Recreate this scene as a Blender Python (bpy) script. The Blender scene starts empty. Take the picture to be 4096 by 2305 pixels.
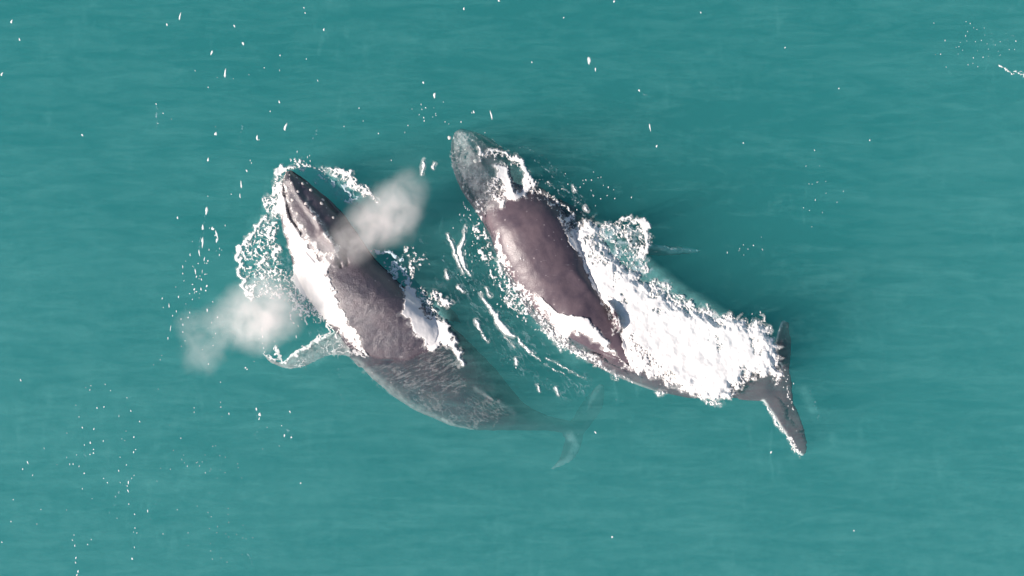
import bpy, math, random
import numpy as np
from mathutils import Vector
from mathutils.bvhtree import BVHTree

random.seed(4)
RNG = np.random.RandomState(7)
SC = bpy.context.scene
COL = SC.collection
H = 36.0                 # camera height (m)
W = 32.0                 # width of water seen (m)
S = W / 4096.0           # metres per photo pixel at the water line

# ------------------------------------------------------------ camera
cam = bpy.data.cameras.new("camera")
cam.sensor_width = 36.0
cam.lens = 36.0 * H / W
cam.clip_end = 2000.0
co = bpy.data.objects.new("camera", cam)
co.location = (0, 0, H)
COL.objects.link(co)
SC.camera = co

# ------------------------------------------------------------ light
SUN_EL, SUN_AZ = 32.0, 202.0      # azimuth: direction the sun stands in, from +x counter-clockwise
world = bpy.data.worlds.new("World")
SC.world = world
world.use_nodes = True
nt = world.node_tree
bg = nt.nodes["Background"]
sky = nt.nodes.new("ShaderNodeTexSky")
sky.sky_type = 'NISHITA'
sky.sun_disc = False
sky.sun_elevation = math.radians(SUN_EL)
sky.sun_rotation = math.radians(90 - SUN_AZ)
nt.links.new(sky.outputs[0], bg.inputs[0])
bg.inputs[1].default_value = 0.07
sl = bpy.data.lights.new("sun", 'SUN')
sl.energy = 5.0
sl.angle = math.radians(0.5)
sl.color = (1.0, 0.90, 0.82)
so = bpy.data.objects.new("sun", sl)
sd = Vector((math.cos(math.radians(SUN_AZ)) * math.cos(math.radians(SUN_EL)),
             math.sin(math.radians(SUN_AZ)) * math.cos(math.radians(SUN_EL)),
             math.sin(math.radians(SUN_EL))))
so.rotation_euler = sd.to_track_quat('Z', 'Y').to_euler()
so.location = sd * 60
COL.objects.link(so)

SC.view_settings.view_transform = 'Standard'
SC.view_settings.look = 'None'
SC.view_settings.gamma = 1.0
SC.view_settings.exposure = 1.08
SC.render.engine = 'CYCLES'
cy = SC.cycles
cy.max_bounces = 8
cy.volume_bounces = 3
cy.transparent_max_bounces = 16
cy.use_denoising = True
cy.volume_step_rate = 1.0
cy.volume_max_steps = 128
cy.sample_clamp_indirect = 4.0
cy.caustics_reflective = False
cy.caustics_refractive = False


# ------------------------------------------------------------ helpers
def wp(x, y, z=0.0):
    """photo pixel (4096 wide) -> world point at height z on that line of sight"""
    k = (H - z) / H
    return np.array([(x - 2048) * S * k, (1152.5 - y) * S * k, z])


def tag(o, label=None, cat=None, kind=None, group=None):
    if label: o["label"] = label
    if cat: o["category"] = cat
    if kind: o["kind"] = kind
    if group: o["group"] = group
    return o


def mesh_obj(name, verts, faces, mat, parent=None, smooth=True):
    me = bpy.data.meshes.new(name)
    verts = np.asarray(verts, dtype=np.float32)
    me.vertices.add(len(verts))
    me.vertices.foreach_set("co", verts.ravel())
    faces = np.asarray(faces, dtype=np.int32)
    n, k = faces.shape
    me.loops.add(n * k)
    me.loops.foreach_set("vertex_index", faces.ravel())
    me.polygons.add(n)
    me.polygons.foreach_set("loop_start", np.arange(0, n * k, k, dtype=np.int32))
    me.polygons.foreach_set("loop_total", np.full(n, k, dtype=np.int32))
    if smooth:
        me.polygons.foreach_set("use_smooth", np.ones(n, dtype=bool))
    me.update(calc_edges=True)
    me.validate()
    if mat: me.materials.append(mat)
    o = bpy.data.objects.new(name, me)
    COL.objects.link(o)
    if parent: o.parent = parent
    return o


def attr(o, name, vals):
    a = o.data.attributes.new(name, 'FLOAT', 'POINT')
    a.data.foreach_set("value", np.asarray(vals, dtype=np.float32))


def hash2(ix, iy, seed):
    n = (ix.astype(np.int64) * 374761393 + iy.astype(np.int64) * 668265263 + seed * 1442695041) & 0x7fffffff
    n = ((n ^ (n >> 13)) * 1274126177) & 0x7fffffff
    n = (n ^ (n >> 16)) & 0x7fffffff
    return (n & 0xffffff) / float(0xffffff)


def vnoise(x, y, seed=0):
    ix = np.floor(x).astype(np.int64); iy = np.floor(y).astype(np.int64)
    fx = x - ix; fy = y - iy
    fx = fx * fx * (3 - 2 * fx); fy = fy * fy * (3 - 2 * fy)
    a = hash2(ix, iy, seed); b = hash2(ix + 1, iy, seed)
    c = hash2(ix, iy + 1, seed); d = hash2(ix + 1, iy + 1, seed)
    return a + (b - a) * fx + (c - a) * fy + (a - b - c + d) * fx * fy


def fbm(x, y, seed=0, octs=4):
    s = 0; a = 0.5; t = 0
    for k in range(octs):
        s = s + a * vnoise(x, y, seed + k * 17); t += a
        x = x * 2.03 + 5.1; y = y * 2.03 + 1.7; a *= 0.5
    return s / t


def worley(x, y, seed=0):
    ix = np.floor(x).astype(np.int64); iy = np.floor(y).astype(np.int64)
    f1 = np.full(x.shape, 9.0); f2 = np.full(x.shape, 9.0)
    for dx in (-1, 0, 1):
        for dy in (-1, 0, 1):
            cx = ix + dx; cyy = iy + dy
            px = cx + hash2(cx, cyy, seed); py = cyy + hash2(cx, cyy, seed + 91)
            d = np.hypot(x - px, y - py)
            m = d < f1
            f2 = np.where(m, f1, np.minimum(f2, d)); f1 = np.where(m, d, f1)
    return f1, f2


def waves(x, y):
    """height of the sea surface"""
    z = 0.035 * (fbm(x * 0.35 + 3, y * 1.0, 31, 3) - 0.5) * 2
    z = z + 0.018 * (fbm(x * 1.8 + y * 0.5, y * 1.1, 37, 3) - 0.5) * 2
    return z


def seg_dist(px, py, pts, widths=None):
    """distance to polyline minus interpolated half width"""
    best = np.full(px.shape, 1e9)
    for i in range(len(pts) - 1):
        ax, ay = pts[i][:2]; bx, by = pts[i + 1][:2]
        dx, dy = bx - ax, by - ay
        L = dx * dx + dy * dy + 1e-9
        t = np.clip(((px - ax) * dx + (py - ay) * dy) / L, 0, 1)
        d = np.hypot(px - ax - t * dx, py - ay - t * dy)
        if widths is not None:
            d = d - (widths[i] + (widths[i + 1] - widths[i]) * t)
        best = np.minimum(best, d)
    return best


def poly_sdf(px, py, pts):
    inside = np.zeros(px.shape, dtype=bool)
    n = len(pts)
    for i in range(n):
        ax, ay = pts[i]; bx, by = pts[(i + 1) % n]
        if ay == by: continue
        c = ((ay > py) != (by > py)) & (px < (bx - ax) * (py - ay) / (by - ay) + ax)
        inside ^= c
    d = seg_dist(px, py, list(pts) + [pts[0]])
    return np.where(inside, -d, d)


def sstep(a, b, x):
    t = np.clip((x - a) / (b - a), 0, 1)
    return t * t * (3 - 2 * t)


def catmull(P, n):
    """resample the rows of P (k,d) with n steps per span"""
    P = np.asarray(P, dtype=float)
    Q = np.vstack([2 * P[0] - P[1], P, 2 * P[-1] - P[-2]])
    out = []
    for i in range(1, len(Q) - 2):
        for t in np.linspace(0, 1, n, endpoint=False):
            a, b, c, d = Q[i - 1], Q[i], Q[i + 1], Q[i + 2]
            out.append(0.5 * ((2 * b) + (-a + c) * t + (2 * a - 5 * b + 4 * c - d) * t * t + (-a + 3 * b - 3 * c + d) * t ** 3))
    out.append(P[-1])
    return np.array(out)


# ------------------------------------------------------------ materials
def new_mat(name):
    m = bpy.data.materials.new(name)
    m.use_nodes = True
    m.node_tree.nodes.clear()
    return m, m.node_tree.nodes, m.node_tree.links


def mathn(N, L, op, a, b=None, c=None, clamp=False):
    n = N.new("ShaderNodeMath"); n.operation = op; n.use_clamp = clamp
    for i, v in enumerate((a, b, c)):
        if v is None: continue
        if isinstance(v, (int, float)): n.inputs[i].default_value = v
        else: L.new(v, n.inputs[i])
    return n.outputs[0]


def noise_tex(N, L, scale, detail=3, rough=0.5, stretch=(1, 1, 1), rot=0, dist=0.0):
    tc = N.new("ShaderNodeTexCoord")
    mp = N.new("ShaderNodeMapping")
    mp.inputs["Scale"].default_value = stretch
    mp.inputs["Rotation"].default_value = (0, 0, rot)
    L.new(tc.outputs["Object"], mp.inputs["Vector"])
    t = N.new("ShaderNodeTexNoise")
    t.inputs["Scale"].default_value = scale
    t.inputs["Detail"].default_value = detail
    t.inputs["Roughness"].default_value = rough
    t.inputs["Distortion"].default_value = dist
    L.new(mp.outputs[0], t.inputs["Vector"])
    return t.outputs["Fac"]


def maprange(N, L, v, a, b, c=0.0, d=1.0):
    n = N.new("ShaderNodeMapRange")
    n.inputs[1].default_value = a; n.inputs[2].default_value = b
    n.inputs[3].default_value = c; n.inputs[4].default_value = d
    L.new(v, n.inputs[0])
    return n.outputs[0]


def mixcol(N, L, f, a, b):
    n = N.new("ShaderNodeMix"); n.data_type = 'RGBA'
    if isinstance(f, (int, float)): n.inputs[0].default_value = f
    else: L.new(f, n.inputs[0])
    for i, v in ((6, a), (7, b)):
        if isinstance(v, tuple): n.inputs[i].default_value = v + (1,)
        else: L.new(v, n.inputs[i])
    return n.outputs[2]


# water: clear skin with a film of bubbles and painted sky-reflection streaks, over a scattering body of water
def water_material():
    m, N, L = new_mat("sea_water")
    out = N.new("ShaderNodeOutputMaterial")
    tr = N.new("ShaderNodeBsdfTransparent")
    gl = N.new("ShaderNodeBsdfGlossy"); gl.inputs["Roughness"].default_value = 0.08
    bump = N.new("ShaderNodeBump"); bump.inputs["Strength"].default_value = 0.5
    bump.inputs["Distance"].default_value = 0.05
    n1 = noise_tex(N, L, 1.3, 5, 0.55, (0.5, 2.0, 1), 0.12, 0.4)
    L.new(n1, bump.inputs["Height"])
    L.new(bump.outputs[0], gl.inputs["Normal"])
    fr = N.new("ShaderNodeFresnel"); fr.inputs["IOR"].default_value = 1.33
    L.new(bump.outputs[0], fr.inputs["Normal"])
    mx = N.new("ShaderNodeMixShader")
    ge = N.new("ShaderNodeNewGeometry")      # mirror only on the air side of the surface
    frf = mathn(N, L, 'MULTIPLY', fr.outputs[0], mathn(N, L, 'SUBTRACT', 1.0, ge.outputs["Backfacing"]))
    L.new(frf, mx.inputs[0]); L.new(tr.outputs[0], mx.inputs[1]); L.new(gl.outputs[0], mx.inputs[2])
    df = N.new("ShaderNodeBsdfDiffuse"); df.inputs["Color"].default_value = (0.24, 0.60, 0.575, 1)
    at = N.new("ShaderNodeAttribute"); at.attribute_name = "film"
    wisp = noise_tex(N, L, 2.2, 6, 0.68, (1.2, 0.34, 1), 0.16, 0.6)  # pale wisps: sky reflection on the waves, painted into the film
    w1 = maprange(N, L, wisp, 0.55, 0.80, 0.0, 1.0)
    reg = noise_tex(N, L, 0.30, 3, 0.5, (1, 1, 1), 0.3)
    w2 = mathn(N, L, 'MULTIPLY', w1, maprange(N, L, reg, 0.46, 0.70, 0.0, 0.09))
    band = noise_tex(N, L, 0.5, 6, 0.62, (0.30, 1.5, 1), -0.22, 0.9)
    b1 = maprange(N, L, band, 0.36, 0.70, 0.0, 0.036)
    rp = noise_tex(N, L, 1.8, 6, 0.65, (0.35, 2.0, 1), -0.30, 0.8)
    b1 = mathn(N, L, 'ADD', b1, maprange(N, L, rp, 0.42, 0.75, 0.0, 0.05))
    f = mathn(N, L, 'ADD', w2, b1)
    fn = noise_tex(N, L, 3.2, 4, 0.6)
    f2 = mathn(N, L, 'MULTIPLY', at.outputs["Fac"], maprange(N, L, fn, 0.30, 0.70, 0.35, 1.0))
    f = mathn(N, L, 'ADD', f, f2, clamp=True)
    mx2 = N.new("ShaderNodeMixShader")
    L.new(f, mx2.inputs[0]); L.new(mx.outputs[0], mx2.inputs[1]); L.new(df.outputs[0], mx2.inputs[2])
    L.new(mx2.outputs[0], out.inputs["Surface"])
    sc_ = N.new("ShaderNodeVolumeScatter")
    sc_.inputs["Color"].default_value = (0.068, 0.362, 0.352, 1)
    sc_.inputs["Density"].default_value = 0.34
    sc_.inputs["Anisotropy"].default_value = 0.0
    ab = N.new("ShaderNodeVolumeAbsorption")
    ab.inputs["Color"].default_value = (0.10, 0.55, 0.58, 1)
    ab.inputs["Density"].default_value = 0.30
    ad = N.new("ShaderNodeAddShader")
    L.new(sc_.outputs[0], ad.inputs[0]); L.new(ab.outputs[0], ad.inputs[1])
    L.new(ad.outputs[0], out.inputs["Volume"])
    return m


def foam_material(name, color, rough=0.7, thin=False):
    m, N, L = new_mat(name)
    out = N.new("ShaderNodeOutputMaterial")
    p = N.new("ShaderNodeBsdfPrincipled")
    v = noise_tex(N, L, 9.0, 3, 0.6)
    c = mixcol(N, L, maprange(N, L, v, 0.3, 0.7), tuple(0.97 * k for k in color), color)
    L.new(c, p.inputs["Base Color"])
    p.inputs["Roughness"].default_value = rough
    p.inputs["Specular IOR Level"].default_value = 0.3
    bump = N.new("ShaderNodeBump"); bump.inputs["Strength"].default_value = 0.25; bump.inputs["Distance"].default_value = 0.02
    L.new(noise_tex(N, L, 14.0, 4, 0.6), bump.inputs["Height"]); L.new(bump.outputs[0], p.inputs["Normal"])
    at = N.new("ShaderNodeAttribute"); at.attribute_name = "op"
    tr = N.new("ShaderNodeBsdfTransparent")
    # wet foam lets light through from behind
    tl = N.new("ShaderNodeBsdfTranslucent"); L.new(c, tl.inputs[0])
    mt = N.new("ShaderNodeMixShader"); mt.inputs[0].default_value = 0.38
    L.new(p.outputs[0], mt.inputs[1]); L.new(tl.outputs[0], mt.inputs[2])
    mx = N.new("ShaderNodeMixShader")
    L.new(at.outputs["Fac"], mx.inputs[0]); L.new(tr.outputs[0], mx.inputs[1]); L.new(mt.outputs[0], mx.inputs[2])
    L.new(mx.outputs[0], out.inputs["Surface"])
    return m


def whale_material(name, base, dark, sparkle, grain, coat, crough, mott=0.5):
    m, N, L = new_mat(name)
    out = N.new("ShaderNodeOutputMaterial")
    p = N.new("ShaderNodeBsdfPrincipled")
    v = noise_tex(N, L, 1.6, 5, 0.62, dist=0.4)
    c = mixcol(N, L, maprange(N, L, v, 0.35, 0.65), dark, base)
    # pale scars and scratches
    sv = noise_tex(N, L, 2.6, 3, 0.7, (1.0, 5.0, 1), 0.7, 1.2)
    sm = mathn(N, L, 'MULTIPLY', maprange(N, L, sv, 0.66, 0.74), mott)
    c = mixcol(N, L, sm, c, (0.26, 0.23, 0.24))
    spots = N.new("ShaderNodeTexVoronoi"); spots.inputs["Scale"].default_value = 3.2
    tc = N.new("ShaderNodeTexCoord"); L.new(tc.outputs["Object"], spots.inputs["Vector"])
    sp = mathn(N, L, 'MULTIPLY', maprange(N, L, spots.outputs["Distance"], 0.11, 0.05), 0.5)
    c = mixcol(N, L, sp, c, (0.34, 0.30, 0.30))
    at = N.new("ShaderNodeAttribute"); at.attribute_name = "white"
    wn = noise_tex(N, L, 5.0, 4, 0.6)
    wf = mathn(N, L, 'MULTIPLY', at.outputs["Fac"], maprange(N, L, wn, 0.30, 0.55, 0.25, 1.0), clamp=True)
    c = mixcol(N, L, wf, c, (0.78, 0.80, 0.76))
    at2 = N.new("ShaderNodeAttribute"); at2.attribute_name = "crease"
    c = mixcol(N, L, at2.outputs["Fac"], c, (0.012, 0.011, 0.015))
    L.new(c, p.inputs["Base Color"])
    p.inputs["Roughness"].default_value = 0.42
    # skin under the water line has no air film on it, so no shine
    geo = N.new("ShaderNodeNewGeometry"); sx = N.new("ShaderNodeSeparateXYZ"); L.new(geo.outputs["Position"], sx.inputs[0])
    dry = maprange(N, L, sx.outputs[2], -0.04, 0.03)
    L.new(mathn(N, L, 'MULTIPLY', dry, 0.25 + 0.5 * coat), p.inputs["Specular IOR Level"])
    L.new(mathn(N, L, 'MULTIPLY', dry, coat), p.inputs["Coat Weight"])
    p.inputs["Coat Roughness"].default_value = crough
    bump = N.new("ShaderNodeBump"); bump.inputs["Strength"].default_value = sparkle; bump.inputs["Distance"].default_value = 0.022
    b1 = noise_tex(N, L, grain, 5, 0.75, dist=0.5)
    L.new(b1, bump.inputs["Height"])
    L.new(bump.outputs[0], p.inputs["Normal"]); L.new(bump.outputs[0], p.inputs["Coat Normal"])
    L.new(p.outputs[0], out.inputs["Surface"])
    return m


M_WATER = water_material()
M_FOAM = foam_material("white_foam_and_glare", (0.90, 0.87, 0.85))
M_SPECK = foam_material("bright_foam_and_glint", (0.93, 0.90, 0.88))  # foam white, also used for painted glints and light streaks
M_LACE = foam_material("bluish_bubble_lace", (0.62, 0.74, 0.80))
M_WHALE_A = whale_material("wet_slate_skin", (0.056, 0.038, 0.048), (0.026, 0.020, 0.032), 0.95, 26.0, 0.7, 0.18)
M_WHALE_B = whale_material("wet_brown_grey_skin", (0.090, 0.065, 0.075), (0.055, 0.041, 0.053), 0.30, 18.0, 0.12, 0.34)
M_KNOB = foam_material("barnacle_crust", (0.72, 0.66, 0.62))

# ------------------------------------------------------------ whales
# station: left edge x,y ; right edge x,y (photo pixels) ; z of centre ; height above centre ; below ; top exponent
def loft(stations, nseg=40, sub=6):
    st = catmull(stations, sub)
    rings = []
    for (lx, ly, rx, ry, zc, ht, hb, ex) in st:
        Lp = wp(lx, ly, zc); Rp = wp(rx, ry, zc)
        C = (Lp + Rp) / 2; A = (Rp - Lp) / 2
        ring = []
        for k in range(nseg):
            t = 2 * math.pi * k / nseg
            c, s = math.cos(t), math.sin(t)
            e = ex if s > 0 else 2.3
            cx = math.copysign(abs(c) ** (2 / e), c); sx = math.copysign(abs(s) ** (2 / e), s)
            h = ht if s > 0 else hb
            ring.append(C + A * cx + np.array([0, 0, h * sx]))
        rings.append(ring)
    V = [v for r in rings for v in r]
    F = []
    n = len(rings)
    for i in range(n - 1):
        for k in range(nseg):
            a = i * nseg + k; b = i * nseg + (k + 1) % nseg
            F.append((a, b, b + nseg, a + nseg))
    for idx, ring in ((0, rings[0]), (n - 1, rings[-1])):
        c = len(V); V.append(np.mean(ring, axis=0))
        for k in range(nseg):
            a = idx * nseg + k; b = idx * nseg + (k + 1) % nseg
            F.append((b, a, c, c) if idx == 0 else (a, b, c, c))
    return V, F


def wing(lead, trail, zs, thick, sub=6, nch=10):
    """flipper or fluke: leading and trailing edges (same count), z and thickness along the span"""
    rows = catmull(np.array([[*a, *b, z, t] for a, b, z, t in zip(lead, trail, zs, thick)]), sub)
    V = []; F = []
    m = 2 * nch
    for (ax, ay, bx, by, z, t) in rows:
        A = wp(ax, ay, z); B = wp(bx, by, z)
        for k in range(m):
            u = (1 - math.cos(math.pi * (k if k <= nch else m - k) / nch)) / 2
            sg = 1 if k <= nch else -1
            th = t * math.sqrt(max(0, u * (1 - u))) * 2 * (1.15 - 0.5 * u)
            V.append(A + (B - A) * u + np.array([0, 0, sg * th / 2]))
    n = len(rows)
    for i in range(n - 1):
        for k in range(m):
            a = i * m + k; b = i * m + (k + 1) % m
            F.append((a, b, b + m, a + m))
    for idx in (0, n - 1):
        c = len(V); V.append(np.mean(V[idx * m:idx * m + m], axis=0))
        for k in range(m):
            a = idx * m + k; b = idx * m + (k + 1) % m
            F.append((b, a, c, c) if idx == 0 else (a, b, c, c))
    return V, F


def fuse(pieces, voxel=0.045, smooth=6):
    V = []; F = []
    for v, f in pieces:
        o = len(V); V += list(v); F += [tuple(dict.fromkeys(i + o for i in q)) for q in f]
    me = bpy.data.meshes.new("tmp")
    me.from_pydata([tuple(v) for v in V], [], F)
    ob = bpy.data.objects.new("tmp", me); COL.objects.link(ob)
    md = ob.modifiers.new("r", 'REMESH'); md.mode = 'VOXEL'; md.voxel_size = voxel; md.adaptivity = 0
    sm = ob.modifiers.new("s", 'SMOOTH'); sm.factor = 0.6; sm.iterations = smooth
    dg = bpy.context.evaluated_depsgraph_get()
    ev = ob.evaluated_get(dg).to_mesh()
    nv = len(ev.vertices)
    co_ = np.empty(nv * 3, dtype=np.float32); ev.vertices.foreach_get("co", co_)
    no_ = np.empty(nv * 3, dtype=np.float32); ev.vertices.foreach_get("normal", no_)
    q = np.array([tuple(p.vertices) for p in ev.polygons if len(p.vertices) == 4], dtype=np.int32)
    ob.evaluated_get(dg).to_mesh_clear()
    bpy.data.objects.remove(ob); bpy.data.meshes.remove(me)
    return co_.reshape(-1, 3).astype(float), no_.reshape(-1, 3).astype(float), q


def to_px(co_):
    """world -> photo pixel of the line of sight"""
    k = H / (H - co_[:, 2])
    return co_[:, 0] * k / S + 2048, 1152.5 - co_[:, 1] * k / S


# ---- whale A (left, surfacing, head out of the water)
stA = [
    (1143, 690, 1166, 682, 0.18, .10, .12, 2.0),
    (1127, 735, 1215, 714, 0.12, .24, .35, 2.2),
    (1120, 800, 1275, 765, 0.05, .40, .60, 2.3),
    (1126, 870, 1332, 812, 0.00, .55, .85, 2.3),
    (1142, 945, 1383, 870, -.08, .72, 1.0, 2.2),
    (1164, 1030, 1438, 948, -.15, .86, 1.1, 2.1),
    (1197, 1120, 1505, 1040, -.22, .95, 1.2, 2.2),
    (1250, 1215, 1600, 1130, -.26, 1.02, 1.2, 2.2),
    (1318, 1302, 1700, 1215, -.34, .98, 1.2, 2.1),
    (1392, 1400, 1800, 1295, -.46, .80, 1.2, 2.0),
    (1475, 1500, 1888, 1380, -.72, .66, 1.1, 1.9),
    (1600, 1605, 1975, 1468, -.95, .66, 1.0, 1.8),
    (1745, 1680, 2045, 1556, -1.05, .66, .9, 1.6),
    (1880, 1718, 2108, 1622, -1.22, .62, .8, 1.5),
    (2040, 1722, 2180, 1658, -1.7, .52, .65, 1.6),
    (2180, 1722, 2255, 1678, -2.15, .34, .45, 1.8),
    (2290, 1738, 2340, 1698, -2.5, .12, .20, 2.0),
]
flipA = wing([(1400, 1300), (1340, 1325), (1260, 1362), (1185, 1400), (1125, 1445), (1075, 1425), (1036, 1396)],
             [(1440, 1480), (1385, 1425), (1300, 1432), (1215, 1470), (1150, 1478), (1085, 1452), (1040, 1402)],
             [-.60, -.50, -.45, -.40, -.38, -.50, -.65], [.34, .28, .22, .18, .14, .10, .08])
# far flipper on the shaded side, deep
flipA2 = wing([(1690, 1150), (1760, 1190), (1830, 1260)], [(1740, 1290), (1800, 1290), (1850, 1300)],
              [-1.2, -1.6, -2.1], [.3, .2, .1])
flukeA1 = wing([(2270, 1700), (2300, 1655), (2340, 1590), (2400, 1530)],
               [(2350, 1715), (2385, 1680), (2415, 1620), (2424, 1545)], [-2.5, -2.6, -2.6, -2.6], [.26, .18, .13, .08])
flukeA2 = wing([(2270, 1735), (2255, 1775), (2235, 1830), (2196, 1878)],
               [(2345, 1712), (2330, 1775), (2295, 1840), (2215, 1884)], [-2.5, -2.5, -2.3, -2.1], [.26, .18, .13, .08])
finA = wing([(1905, 1545), (1935, 1568), (1968, 1590)], [(1960, 1610), (1975, 1606), (1985, 1602)],
            [-.62, -.50, -.38], [.30, .2, .12])
coA, noA, qA = fuse([loft(stA), flipA, flipA2, flukeA1, flukeA2, wing([(2255, 1688), (2250, 1715), (2250, 1750)], [(2372, 1688), (2362, 1710), (2340, 1740)], [-2.5, -2.5, -2.5], [.1, .22, .1]), finA])


def displace(co_, no_, feats, px, py):
    up = sstep(0.1, 0.6, no_[:, 2])
    for pts, wd, amt in feats:      # ridge or groove along a polyline, in photo pixels
        d = seg_dist(px, py, pts)
        co_[:, 2] += up * amt * np.exp(-(d / wd) ** 2)


px, py = to_px(coA)
jawL = [(1150, 690), (1134, 716), (1136, 775), (1150, 830), (1164, 872), (1184, 905), (1203, 932)]
jawR = [(1172, 690), (1200, 708), (1249, 744), (1290, 785), (1325, 825), (1350, 850)]
medA = [(1165, 720), (1195, 780), (1224, 820), (1262, 870), (1290, 915), (1330, 965), (1345, 1000)]
# the upper jaw stands as a flat plate above the lower lip
plate = [(1155, 684), (1138, 716), (1140, 775), (1166, 868), (1210, 940), (1290, 1040), (1340, 1060), (1400, 990), (1380, 890), (1320, 822), (1246, 746), (1175, 694)]
sd_ = poly_sdf(px, py, plate)
up = sstep(0.1, 0.5, noA[:, 2])
coA[:, 2] += up * 0.13 * sstep(6, -10, sd_)
displace(coA, noA, [(jawL, 5.0, -0.10), (jawR, 6.0, -0.12), (medA, 12.0, 0.09),
                    ([(1300, 940), (1335, 975), (1352, 1020)], 24.0, 0.16),
                    ([(1352, 1030), (1362, 1065)], 6.0, -0.10), ([(1378, 1022), (1388, 1056)], 6.0, -0.10),
                    ([(1230, 1010), (1262, 1045)], 6.0, -0.06),
                    ([(1420, 1350), (1440, 1385), (1470, 1425)], 7.0, -0.05)], px, py)
lump = fbm(px / 60, py / 60, 3, 4) - 0.5
coA += noA * (lump * 0.07)[:, None]
creA = np.clip(np.exp(-(seg_dist(px, py, jawL) / 4.0) ** 2) + np.exp(-(seg_dist(px, py, jawR) / 5.0) ** 2)
               + 0.5 * np.exp(-(seg_dist(px, py, [(1230, 1010), (1262, 1045)]) / 4.0) ** 2), 0, 1) * up
flipE = [(1330, 1325), (1262, 1362), (1185, 1402), (1128, 1442)]
tipE = [(1128, 1445), (1080, 1424), (1036, 1398)]
whA = np.clip(sstep(16, 4, seg_dist(px, py, flipE)) + 0.7 * sstep(14, 3, seg_dist(px, py, tipE))
              + 0.45 * sstep(14, 4, seg_dist(px, py, [(1150, 1478), (1240, 1480), (1260, 1450), (1330, 1425), (1400, 1440)])), 0, 1)
whA = np.maximum(whA, .22) * (px < 1400) * (py > 1290) * (coA[:, 2] < -.1)
whA = np.maximum(whA, 0.42 * sstep(24, 4, seg_dist(px, py, [(2280, 1740), (2302, 1790), (2270, 1848), (2200, 1876)])) * (co_z := ((coA[:, 2] < -0.9) & (px > 2150))))
whA = np.maximum(whA, 0.22 * sstep(20, 4, seg_dist(px, py, [(2335, 1640), (2375, 1580), (2400, 1535)])) * co_z)
whA = np.maximum(whA, 0.22 * sstep(12, 2, seg_dist(px, py, [(1770, 1678), (1830, 1708), (1890, 1722)])))
whA = np.maximum(whA, 0.12 * sstep(12, 3, seg_dist(px, py, [(1900, 1556), (1935, 1578), (1990, 1608), (2060, 1655)])))
whA = np.maximum(whA, 0.15 * sstep(30, 5, seg_dist(px, py, [(1420, 1450), (1500, 1515), (1616, 1612), (1748, 1684)])))
whaleA = bpy.data.objects.new("humpback_whale", None); COL.objects.link(whaleA)
whaleA.location = (-6.0, -1.0, -0.5)
tag(whaleA, "slate humpback whale raising its pointed head out of the water, hind body submerged", "whale", group="humpback whales swimming side by side")


def whale_body(root, co_, q, mat, wh, cre):
    loc = np.array(root.location)
    b = mesh_obj("body", co_ - loc, q, mat, root)
    attr(b, "white", wh); attr(b, "crease", cre)
    return b


bodyA = whale_body(whaleA, coA, qA, M_WHALE_A, whA, creA)

# ---- whale B (right, diving on, head under water)
stB = [
    (1818, 528, 1848, 512, -1.05, .10, .15, 2.0),
    (1804, 575, 1925, 535, -1.08, .26, .35, 2.3),
    (1806, 640, 1995, 580, -1.03, .40, .55, 2.3),
    (1823, 710, 2060, 640, -.96, .54, .75, 2.2),
    (1860, 785, 2120, 712, -.82, .62, .9, 2.1),
    (1912, 860, 2190, 772, -.58, .80, 1.1, 2.2),
    (1958, 938, 2262, 852, -.46, .98, 1.2, 2.3),
    (1986, 1022, 2312, 940, -.46, 1.0, 1.2, 2.3),
    (2024, 1102, 2352, 1030, -.48, .98, 1.2, 2.2),
    (2070, 1185, 2394, 1112, -.50, .92, 1.1, 2.1),
    (2132, 1275, 2440, 1190, -.54, .86, 1.0, 1.9),
    (2225, 1360, 2500, 1272, -.52, .78, .95, 1.7),
    (2335, 1436, 2566, 1350, -.60, .68, .85, 1.6),
    (2462, 1506, 2640, 1430, -.68, .62, .75, 1.6),
    (2610, 1562, 2730, 1494, -.74, .56, .65, 1.6),
    (2760, 1592, 2840, 1528, -.70, .46, .55, 1.8),
    (2900, 1592, 2932, 1528, -.55, .32, .40, 2.0),
    (3020, 1590, 3032, 1520, -.45, .16, .25, 2.0),
]
flukeB1 = wing([(2985, 1515), (3040, 1480), (3085, 1425), (3104, 1346), (3126, 1280)],
               [(3150, 1560), (3160, 1480), (3166, 1400), (3164, 1330), (3156, 1286)],
               [-.48, -.42, -.40, -.42, -.46], [.30, .22, .16, .12, .08])
flukeB2 = wing([(2990, 1590), (3052, 1606), (3097, 1670), (3136, 1736), (3178, 1806), (3205, 1826)],
               [(3150, 1545), (3168, 1592), (3205, 1668), (3228, 1745), (3232, 1800), (3222, 1822)],
               [-.52, -.42, -.34, -.34, -.42, -.5], [.30, .24, .18, .14, .10, .07])
flipB = wing([(2230, 790), (2340, 850), (2470, 930), (2600, 972), (2715, 985), (2800, 998)],
             [(2290, 960), (2400, 985), (2500, 1010), (2600, 1025), (2710, 1024), (2806, 1008)],
             [-.9, -1.2, -1.5, -1.7, -1.85, -1.95], [.34, .26, .22, .18, .14, .09])
flipB2 = wing([(1950, 860), (1925, 930), (1925, 1010)], [(2010, 1010), (1990, 1040), (1945, 1060)],
              [-1.3, -1.7, -2.2], [.3, .2, .1])
finB = wing([(2425, 1195), (2452, 1222), (2474, 1262), (2485, 1300)], [(2470, 1330), (2478, 1328), (2484, 1322), (2490, 1312)],
            [.20, .28, .33, .34], [.30, .24, .16, .10])
coB, noB, qB = fuse([loft(stB), flukeB1, flukeB2, wing([(2950, 1500), (2955, 1550), (2950, 1602)], [(3160, 1460), (3172, 1540), (3178, 1610)], [-.42, -.40, -.34], [.12, .3, .12]), flipB, flipB2, finB])
px, py = to_px(coB)
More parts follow.
